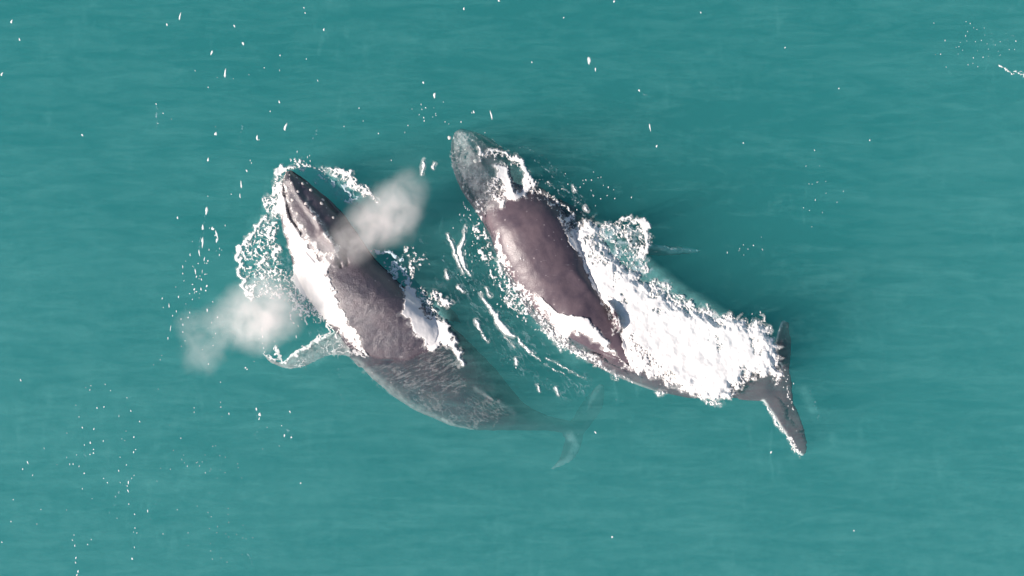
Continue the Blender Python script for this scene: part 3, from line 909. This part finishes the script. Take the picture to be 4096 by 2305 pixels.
foam("tail_foam", "small white foam edge and drops by the right whale's tail stock and flukes", [
    ('p', [(2620, 1570), (2640, 1562), (2670, 1572), (2645, 1582), (2630, 1582)], .7, 5),
    ('p', [(2820, 1600), (2870, 1608), (2890, 1612), (2860, 1622), (2825, 1616)], .55, 6),
    ('s', [(3060, 1612), (3085, 1650), (3105, 1690), (3130, 1722), (3142, 1735)], [1, 3, 4, 4, 1], .9, 5),
    ('p', [(3142, 1740), (3172, 1755), (3185, 1790), (3215, 1815), (3200, 1830), (3170, 1800)], .45, 6),
    ('s', [(3150, 1545), (3162, 1600), (3175, 1635)], [3, 3, 2], .45, 4),
    ('p', [(3085, 1490), (3110, 1480), (3125, 1520), (3105, 1550)], .35, 6),
    ('p', [(2445, 1500), (2470, 1500), (2475, 1520), (2450, 1520)], .5, 6),
], seed=101, lace=12, thick=.05, warp=4)
# bubbles carried just below the surface round the churned foam
foam("bubble_haze", "milky blue halo of sunken bubbles around the right whale's foam trail", [
    ('p', [(2400, 900), (2500, 872), (2590, 930), (2590, 1060), (2700, 1180), (2850, 1250), (3040, 1285), (3100, 1370), (3120, 1450), (3000, 1480), (2800, 1450), (2600, 1300), (2450, 1150), (2350, 980)], .72, 26),
    ('p', [(2840, 1590), (2900, 1590), (2900, 1612), (2850, 1612)], .5, 12)],
    mat=M_LACE, seed=201, lace=40, thick=.0, relief=0, op=.42, opw=.8, mixw=.35, warp=14)
foam("pocket_haze", "milky pale water inside the looping foam beside the left whale's jaw", [
    ('p', [(1110, 720), (1060, 830), (1040, 900), (975, 1000), (980, 1110), (1020, 1190), (1180, 1210), (1300, 1290), (1340, 1290), (1180, 1090), (1130, 880)], .55, 26),
    ('p', [(1190, 690), (1320, 700), (1490, 800), (1440, 840), (1300, 760)], .5, 20)],
    mat=M_LACE, seed=211, lace=36, thick=.0, relief=0, op=.22, opw=.8, mixw=.35, warp=12)
# caustic light on and behind the left whale's back, painted as thin pale streaks
foam("back_light_streaks", "fine pale painted light streaks on the shallow water over the left whale's back", [
    ('p', [(1420, 1440), (1520, 1450), (1660, 1440), (1730, 1400), (1800, 1400), (1850, 1480), (1890, 1550), (1800, 1600), (1650, 1560), (1500, 1500)], .40, 20),
], mat=M_SPECK, seed=111, lace=7, thick=.008, op=.14, opw=.40, stretch=(-24, 6.0), relief=.0, ridge=True, cell=2.2)
foam("stern_light_net", "netted pale painted light ripples over the submerged hind body of the left whale", [  # caustic net painted pale over the sunken body
    ('p', [(1440, 1465), (1500, 1480), (1650, 1545), (1800, 1590), (1890, 1560), (1985, 1600), (2060, 1660), (1990, 1710), (1870, 1715), (1750, 1680), (1610, 1600), (1500, 1510)], .42, 22),
    ('s', [(1405, 1420), (1450, 1475), (1510, 1530), (1610, 1605), (1700, 1655)], [6, 8, 8, 6, 3], .6, 10),
    ('s', [(1895, 1556), (1935, 1580), (1985, 1605), (2060, 1655)], [8, 9, 7, 4], .45, 10),
], mat=M_SPECK, seed=121, lace=11, thick=.008, op=.10, opw=.45, stretch=(32, 2.2), relief=.0, ridge=True, cell=2.2)
foam("fin_ripples", "pale torn ripples over the left whale's white edged flipper", [
    ('p', [(1330, 1310), (1400, 1350), (1440, 1430), (1390, 1420), (1300, 1430), (1250, 1480), (1150, 1480), (1200, 1420), (1280, 1370)], .30, 14),
    ('s', [(1128, 1446), (1180, 1408), (1240, 1380), (1300, 1340), (1325, 1325)], [9, 8, 7, 6, 4], .97, 7),
    ('s', [(1036, 1396), (1075, 1425), (1125, 1448)], [2, 5, 7], .75, 8),
    ('s', [(1100, 1385), (1104, 1415), (1112, 1435)], [3, 7, 6], .85, 5),
    ('s', [(1395, 1345), (1430, 1400), (1465, 1432)], [10, 14, 5], .9, 7),
], mat=M_SPECK, seed=131, lace=14, thick=.02, op=.75, opw=.4, ridge=True)
WL = [[(2120, 632), (2200, 690), (2270, 770), (2330, 850), (2385, 900)], [(2180, 640), (2260, 700), (2320, 780), (2372, 860)], [(2150, 700), (2215, 745), (2275, 820)],
      [(2060, 590), (2120, 600), (2180, 625)], [(2210, 610), (2250, 640)], [(2140, 1500), (2210, 1545), (2260, 1600)], [(2200, 1475), (2280, 1520), (2340, 1580)],
      [(2290, 1480), (2350, 1530)], [(2020, 1420), (2080, 1480), (2110, 1520)], [(1770, 1010), (1778, 1060), (1800, 1120)], [(1840, 1120), (1880, 1200), (1900, 1250)],
      [(1250, 560), (1262, 530), (1266, 500)], [(950, 590), (960, 540), (968, 500)], [(620, 420), (628, 470), (624, 510)], [(820, 860), (806, 930), (800, 990)],
      [(1840, 830), (1850, 880), (1835, 930)], [(1980, 1380), (2020, 1440)], [(2560, 360), (2600, 400)], [(2525, 310), (2550, 360)], [(2600, 1010), (2660, 990), (2740, 1000), (2810, 1005)],
      [(1020, 1640), (1034, 1700), (1026, 1760)], [(1150, 1690), (1162, 1760)], [(1350, 1440), (1356, 1520)], [(1360, 1560), (1372, 1610)], [(500, 1640), (520, 1580)],
      [(330, 1800), (350, 1880)], [(440, 2060), (480, 1960), (520, 1920)], [(600, 2080), (640, 1990)], [(980, 2180), (1010, 2260)], [(1060, 2120), (1090, 2220)],
      [(3240, 1560), (3262, 1620), (3272, 1680)], [(2460, 1600), (2520, 1592)]]
foam("wake_ripples", "faint thin pale ripple lines trailing over the water around both whales", [
    ('s', p, [1.0] + [3.0] * (len(p) - 2) + [1.0], .55, 5) for p in WL],
    mat=M_LACE, seed=161, lace=11, thick=.01, op=.42, opw=.5, relief=0, warp=7, cell=2.6)
foam("cross_ripples", "fine broken pale ripples on the disturbed water in the gap between the whales", [
    ('p', [(1660, 960), (1760, 900), (1900, 850), (1960, 1000), (2040, 1200), (2240, 1420), (2440, 1550), (2260, 1610), (2040, 1500), (1880, 1330), (1760, 1180)], .20, 30),
    ('p', [(2120, 620), (2220, 660), (2360, 820), (2420, 880), (2330, 860), (2240, 760), (2130, 700)], .20, 20),
    ('p', [(1170, 1250), (1320, 1300), (1300, 1340), (1180, 1380), (1150, 1330)], .2, 16)],
    mat=M_LACE, seed=191, lace=12, thick=.01, op=.38, opw=.5, relief=0, warp=8, ridge=True, stretch=(55, 3.0), cell=2.6)
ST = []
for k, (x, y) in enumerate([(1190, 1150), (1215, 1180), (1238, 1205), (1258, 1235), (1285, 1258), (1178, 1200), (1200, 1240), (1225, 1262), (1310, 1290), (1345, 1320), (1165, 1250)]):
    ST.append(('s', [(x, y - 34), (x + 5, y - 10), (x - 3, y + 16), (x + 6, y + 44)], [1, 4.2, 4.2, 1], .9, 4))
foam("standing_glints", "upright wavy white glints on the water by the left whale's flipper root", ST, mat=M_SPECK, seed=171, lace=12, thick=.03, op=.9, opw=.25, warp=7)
foam("distant_crest", "thin scattered white crest at the far right edge of the water", [
    ('s', [(3985, 262), (4020, 272), (4050, 292), (4090, 302)], [2, 3, 4, 4], .8, 5),
    ('p', [(3860, 130), (4000, 110), (4096, 150), (4096, 210), (3950, 200)], .04, 20),
], mat=M_SPECK, seed=141, lace=12, thick=.03, op=.9)

# ------------------------------------------------------------ sun glints drawn as white flecks
FL = []
def add(lst, ox, oy, sc_, k=1.0):
    for t in lst:
        x, y, a = t[:3]; b = t[3] if len(t) > 3 else a
        FL.append((ox + x / sc_, oy + y / sc_, a / sc_ * k, b / sc_ * k))
add([(30, 55, 4), (453, 42, 3, 8), (420, 62, 3), (590, 66, 3), (765, 20, 2), (612, 110, 4), (533, 133, 3, 6), (567, 185, 4, 9), (705, 140, 2), (815, 75, 3), (768, 33, 2),
     (1167, 22, 3), (1255, 2, 3), (50, 100, 3), (5, 187, 4), (207, 340, 3), (543, 337, 4, 5), (718, 320, 5, 8), (647, 347, 4, 6), (703, 257, 3), (393, 262, 2),
     (524, 402, 4), (607, 465, 3, 8), (621, 430, 3), (604, 493, 2, 5), (1065, 208, 3), (1093, 240, 4, 7), (1236, 290, 3, 10), (1192, 282, 3), (1160, 307, 2),
     (1482, 152, 5, 10), (1498, 175, 2, 5), (1608, 228, 3), (1635, 320, 2, 10), (1652, 368, 3), (1975, 120, 2), (2110, 223, 2), (1870, 360, 2), (2188, 353, 2),
     (520, 530, 5, 9), (545, 590, 3, 10), (534, 575, 3, 5), (510, 572, 3, 8), (510, 610, 3, 12), (1545, 4, 3), (1418, 45, 2), (1338, 157, 2), (1763, 32, 2), (1540, 1351, 3), (1940, 1138, 3),
     (757, 1215, 2), (2148, 1335, 2), (447, 548, 2, 4), (545, 605, 3, 6), (1498, 1088, 3), (1299, 912, 3, 5), (1298, 925, 2), (1202, 815, 2, 5), (1122, 762, 9, 6), (1105, 748, 4)], 0, 0, 0.6289)
add([(500, 150, 5, 22), (475, 270, 8, 30), (525, 330, 7, 18), (550, 370, 4, 10), (612, 40, 9, 12), (630, 100, 7, 10), (655, 140, 5, 12), (670, 290, 5, 12), (410, 160, 4), (345, 350, 4),
     (318, 405, 6, 14), (318, 470, 5, 10), (330, 540, 5), (440, 450, 8, 26), (450, 500, 7, 12), (505, 450, 4, 20), (412, 575, 8, 6), (430, 622, 12, 10), (495, 620, 10, 12), (550, 590, 10, 12),
     (540, 635, 8), (450, 645, 12, 5), (410, 720, 6), (120, 710, 6, 9), (130, 798, 5), (185, 780, 5, 26), (220, 878, 7), (200, 1000, 5, 26), (175, 1095, 5, 14), (300, 910, 5, 8),
     (318, 965, 6, 12), (318, 1035, 7), (555, 825, 9, 16), (600, 940, 4), (563, 998, 4), (637, 1050, 6), (612, 1090, 4), (612, 1165, 6), (340, 1120, 5), (305, 1172, 4), (510, 1205, 6, 3),
     (565, 1345, 7), (115, 1262, 4), (100, 1303, 5), (35, 1352, 4), (925, 1380, 9, 9), (940, 1395, 7), (1008, 1320, 4), (1085, 1010, 6, 18), (1090, 1080, 8, 14),
     (1090, 1145, 5), (1100, 1190, 7), (1055, 1100, 5), (1200, 1190, 8, 16), (1210, 1250, 12, 14), (1415, 1080, 6, 14), (1205, 1127, 4), (475, 520, 5), (480, 665, 4), (475, 705, 4),
     (570, 240, 4, 12), (640, 250, 3), (692, 243, 5, 3), (575, 30, 5), (550, 475, 4)], 600, 900, 2.416)
add([(150, 38, 6, 8), (655, 78, 6, 3), (648, 108, 4, 6), (618, 92, 3), (758, 68, 4), (797, 113, 4), (915, 165, 4), (752, 230, 5, 6), (548, 218, 3), (570, 302, 4), (1400, 237, 4),
     (1400, 268, 4), (1590, 52, 4), (1590, 197, 4), (1592, 232, 7, 3), (1650, 280, 4, 9), (1848, 246, 7, 11), (1872, 285, 11, 14), (1868, 315, 6, 9), (2090, 265, 6, 8), (2050, 437, 6, 12),
     (2100, 450, 7), (652, 488, 6, 7), (677, 536, 5), (677, 562, 6), (652, 572, 5), (910, 404, 3), (880, 460, 3), (980, 537, 7, 3), (965, 556, 6, 7), (556, 575, 4), (573, 657, 3, 8),
     (610, 708, 7, 6), (203, 630, 5, 12), (166, 678, 6), (748, 745, 4), (776, 776, 5), (868, 775, 4), (913, 648, 5, 4), (967, 724, 4), (950, 745, 4), (926, 775, 6, 12), (918, 800, 5),
     (924, 835, 6, 10), (930, 930, 5), (98, 898, 5, 4), (80, 1056, 5), (298, 968, 4), (268, 1074, 3, 5), (975, 1102, 5), (988, 1138, 4), (535, 1153, 4), (523, 1190, 5), (540, 1230, 5, 7),
     (548, 1318, 6, 8), (546, 1352, 6), (565, 1415, 7, 9), (557, 1440, 7), (658, 1186, 4), (632, 1222, 4, 6), (955, 1323, 7, 9), (15, 1205, 8, 4), (1225, 362, 2), (1425, 628, 3),
     (1458, 627, 3), (2012, 512, 3), (1647, 962, 3), (2165, 782, 3), (1600, 299, 2), (1140, 103, 2, 4), (2030, 365, 4), (1925, 378, 3), (483, 972, 3), (845, 1032, 3)], 0, 1500, 1.8015)
for cx, cy_, n, sx, sy, r in [(3900, 190, 40, 160, 90, 1.3), (850, 1850, 26, 180, 60, 1.2), (880, 2150, 24, 120, 140, 1.1), (1750, 460, 14, 120, 60, 1.6), (3150, 1560, 14, 30, 60, 2.0),
                             (800, 1150, 26, 110, 220, 2.0), (2330, 770, 30, 130, 70, 1.7), (1880, 960, 46, 60, 160, 2.1), (3000, 1000, 10, 100, 40, 1.6), (1000, 400, 20, 300, 260, 1.8),
                             (400, 1850, 30, 300, 300, 1.8), (2040, 1180, 40, 60, 100, 2.4), (1560, 600, 10, 300, 160, 1.6), (1200, 640, 16, 60, 40, 2.0), (3020, 1280, 12, 60, 30, 1.8),
                             (1260, 1230, 20, 60, 60, 2.2), (3280, 750, 16, 60, 120, 1.5)]:
    for _ in range(n):
        FL.append((cx + RNG.normal() * sx * .6, cy_ + RNG.normal() * sy * .6, 1.25 * r * (.5 + RNG.rand()), 1.25 * r * (.5 + 1.4 * RNG.rand())))


def flecks():
    V = []; F = []; OPV = []
    for (x, y, a, b) in FL:
        if not (-200 < x < 4300 and -100 < y < 2400): continue
        X, Y, Z = land(x, y)
        Z += float(waves(np.array([X]), np.array([Y]))[0]) if Z < .02 else 0
        n = 10
        a_, b_ = a * S * .78, b * S * 1.1; OPV.append(.65 + .55 * min(1, a / 3.5) * (.6 + .4 * RNG.rand()) + .0)
        ph = RNG.rand() * 6; k = len(V); tilt = (RNG.rand() - .5) * .5
        V.append((X, Y, Z + 0.012 + 0.25 * a_))
        for ring, f_, h_ in ((0, .6, .75), (1, 1.0, -.3)):
            for i in range(n):
                t = 2 * math.pi * i / n
                w = 1 + .22 * math.sin(2 * t + ph) + .18 * math.sin(3 * t + ph * 2) + (RNG.rand() - .5) * .15
                dx, dy = a_ * w * math.cos(t) * f_, b_ * w * math.sin(t) * f_
                V.append((X + dx + dy * tilt, Y + dy, Z + 0.012 + 0.25 * a_ * h_))
        for i in range(n):
            j = (i + 1) % n
            F.append((k, k + 1 + i, k + 1 + j, k + 1 + j))
            F.append((k + 1 + i, k + 1 + n + i, k + 1 + n + j, k + 1 + j))
    me = bpy.data.meshes.new("glint_flecks")
    me.from_pydata([tuple(v) for v in V], [], [tuple(dict.fromkeys(f)) for f in F])
    me.materials.append(M_SPECK)
    me.polygons.foreach_set("use_smooth", np.ones(len(me.polygons), dtype=bool))
    o = bpy.data.objects.new("glint_flecks", me); COL.objects.link(o)
    opv = np.repeat(np.clip(OPV, 0, 1), 21).reshape(-1, 21)
    opv[:, 11:] *= .25
    attr(o, "op", opv.ravel())
    tag(o, "tiny bright white flecks drawn as sun glints over the open turquoise water", "painted sun glints", 'stuff')


flecks()

# milky water round the foam: bubbles just under the surface, plus a painted shade patch
nvs = len(sea.data.vertices)
c = np.empty(nvs * 3); sea.data.vertices.foreach_get("co", c); c = c.reshape(-1, 3)
fx, fy = c[:, 0] / S + 2048, 1152.5 - c[:, 1] / S
film = np.zeros(nvs)
for pts, wd, soft, k in [
    ([(1180, 690), (1300, 730), (1420, 790)], [10, 40, 10], 40, .22),
    ([(1080, 860), (1030, 1000), (1050, 1150), (1180, 1200)], [20, 50, 50, 40], 40, .10),
    ([(1330, 1360), (1250, 1420), (1150, 1450)], [30, 30, 15], 30, .12),
    ([(2400, 960), (2500, 1080), (2700, 1230), (2850, 1320), (2980, 1380)], [40, 60, 60, 60, 10], 50, .30),
    ([(2000, 1050), (2120, 1220), (2300, 1400)], [20, 30, 40], 40, .12),
    ([(1980, 680), (2060, 720)], [30, 50], 40, .12),
    ([(1700, 1200), (1760, 1280)], [20, 20], 30, .3),
    ([(3215, 1560), (3250, 1640)], [6, 4], 26, .10),
]:
    film = np.maximum(film, k * sstep(soft, -5, seg_dist(fx, fy, pts, wd)))
film = film + .035 * sstep(900, 2300, fy + .25 * (2000 - fx)) + .02 * sstep(3200, 4096, fx) - .05 * sstep(900, 100, np.hypot((fx - 2750) * .8, fy - 1000)) - .02 * sstep(900, 0, fy)  # broad tone drift; the subtracted round patch paints shade beside whale B
attr(sea, "film", film)  # bubble film with the painted shade patch in it

# ------------------------------------------------------------ breath mist
def spout(name, label, puffs, dens):
    """puffs: photo x, y, height, radius px, strength"""
    P = [(*wp(x, y, z), 1.15 * r * S, s) for x, y, z, r, s in puffs]
    cen = np.mean([p[:3] for p in P], axis=0)
    V = []; F = []
    pieces = []
    for (X, Y, Z, r, s) in P:
        v = []; f = []
        nu, nv_ = 24, 12
        for j in range(nv_ + 1):
            a = -math.pi / 2 + math.pi * j / nv_
            for i in range(nu):
                t = 2 * math.pi * i / nu
                v.append(np.array([X + 1.05 * r * math.cos(a) * math.cos(t), Y + 1.05 * r * math.cos(a) * math.sin(t), Z + .75 * 1.05 * r * math.sin(a)]))
        for j in range(nv_):
            for i in range(nu):
                f.append((j * nu + i, j * nu + (i + 1) % nu, (j + 1) * nu + (i + 1) % nu, (j + 1) * nu + i))
        pieces.append((v, f))
    cc, _, q = fuse(pieces, voxel=.12, smooth=0)
    m, N, L = new_mat("breath_mist")
    out = N.new("ShaderNodeOutputMaterial")
    tc = N.new("ShaderNodeTexCoord")
    n1 = N.new("ShaderNodeTexNoise"); n1.inputs["Scale"].default_value = 1.6; n1.inputs["Detail"].default_value = 7; n1.inputs["Roughness"].default_value = .58; n1.inputs["Distortion"].default_value = .5
    L.new(tc.outputs["Object"], n1.inputs["Vector"])
    tot = None
    for (X, Y, Z, r, s) in P:
        sub = N.new("ShaderNodeVectorMath"); sub.operation = 'SUBTRACT'
        L.new(tc.outputs["Object"], sub.inputs[0]); sub.inputs[1].default_value = (X - cen[0], Y - cen[1], Z - cen[2])
        mul = N.new("ShaderNodeVectorMath"); mul.operation = 'MULTIPLY'
        L.new(sub.outputs[0], mul.inputs[0]); mul.inputs[1].default_value = (1 / r, 1 / r, 1 / (.75 * r))
        ln = N.new("ShaderNodeVectorMath"); ln.operation = 'LENGTH'; L.new(mul.outputs[0], ln.inputs[0])
            # soft puff, zero at its shell
        q1 = mathn(N, L, 'SUBTRACT', 1.0, mathn(N, L, 'MULTIPLY', ln.outputs["Value"], ln.outputs["Value"]), clamp=True)
        g_ = mathn(N, L, 'MULTIPLY', mathn(N, L, 'MULTIPLY', q1, q1), s)
        tot = g_ if tot is None else mathn(N, L, 'ADD', tot, g_)
    # torn by the wind
    tn = mathn(N, L, 'MULTIPLY', tot, maprange(N, L, n1.outputs["Fac"], 0.34, 0.66, 0.25, 1.7))
    dn = mathn(N, L, 'MULTIPLY', mathn(N, L, 'SUBTRACT', tn, 0.05, clamp=False), dens)
    dn = mathn(N, L, 'MAXIMUM', dn, 0.0)
    pv = N.new("ShaderNodeVolumePrincipled")
    pv.inputs["Color"].default_value = (0.975, 0.915, 0.90, 1)
    pv.inputs["Anisotropy"].default_value = 0.1
    L.new(dn, pv.inputs["Density"])
    L.new(pv.outputs[0], out.inputs["Volume"])
    o = mesh_obj(name, cc - cen, q, m)
    o.location = cen
    tag(o, label, "whale breath", None, "breath clouds beside the left whale")
    return o


spout("breath_cloud", "pale breath cloud drifting to the upper right of the left whale's head", [
    (1365, 1005, 1.2, 95, .6), (1430, 950, 1.3, 115, .9), (1500, 890, 1.4, 130, 1.0), (1570, 830, 1.5, 120, 1.0), (1630, 760, 1.6, 100, .8), (1590, 900, 1.4, 100, .6), (1640, 830, 1.5, 80, .5)], 0.70)
spout("breath_cloud", "pale breath cloud hanging over open water left of the left whale's flipper", [
    (1085, 1215, .95, 140, 1.0), (1000, 1240, .95, 140, .8), (1030, 1320, .95, 120, 1.0), (1130, 1280, .9, 100, .7), (900, 1290, .95, 120, .45), (830, 1370, .95, 130, .35), (800, 1430, .9, 100, .3), (750, 1290, .95, 80, .25)], 0.78)
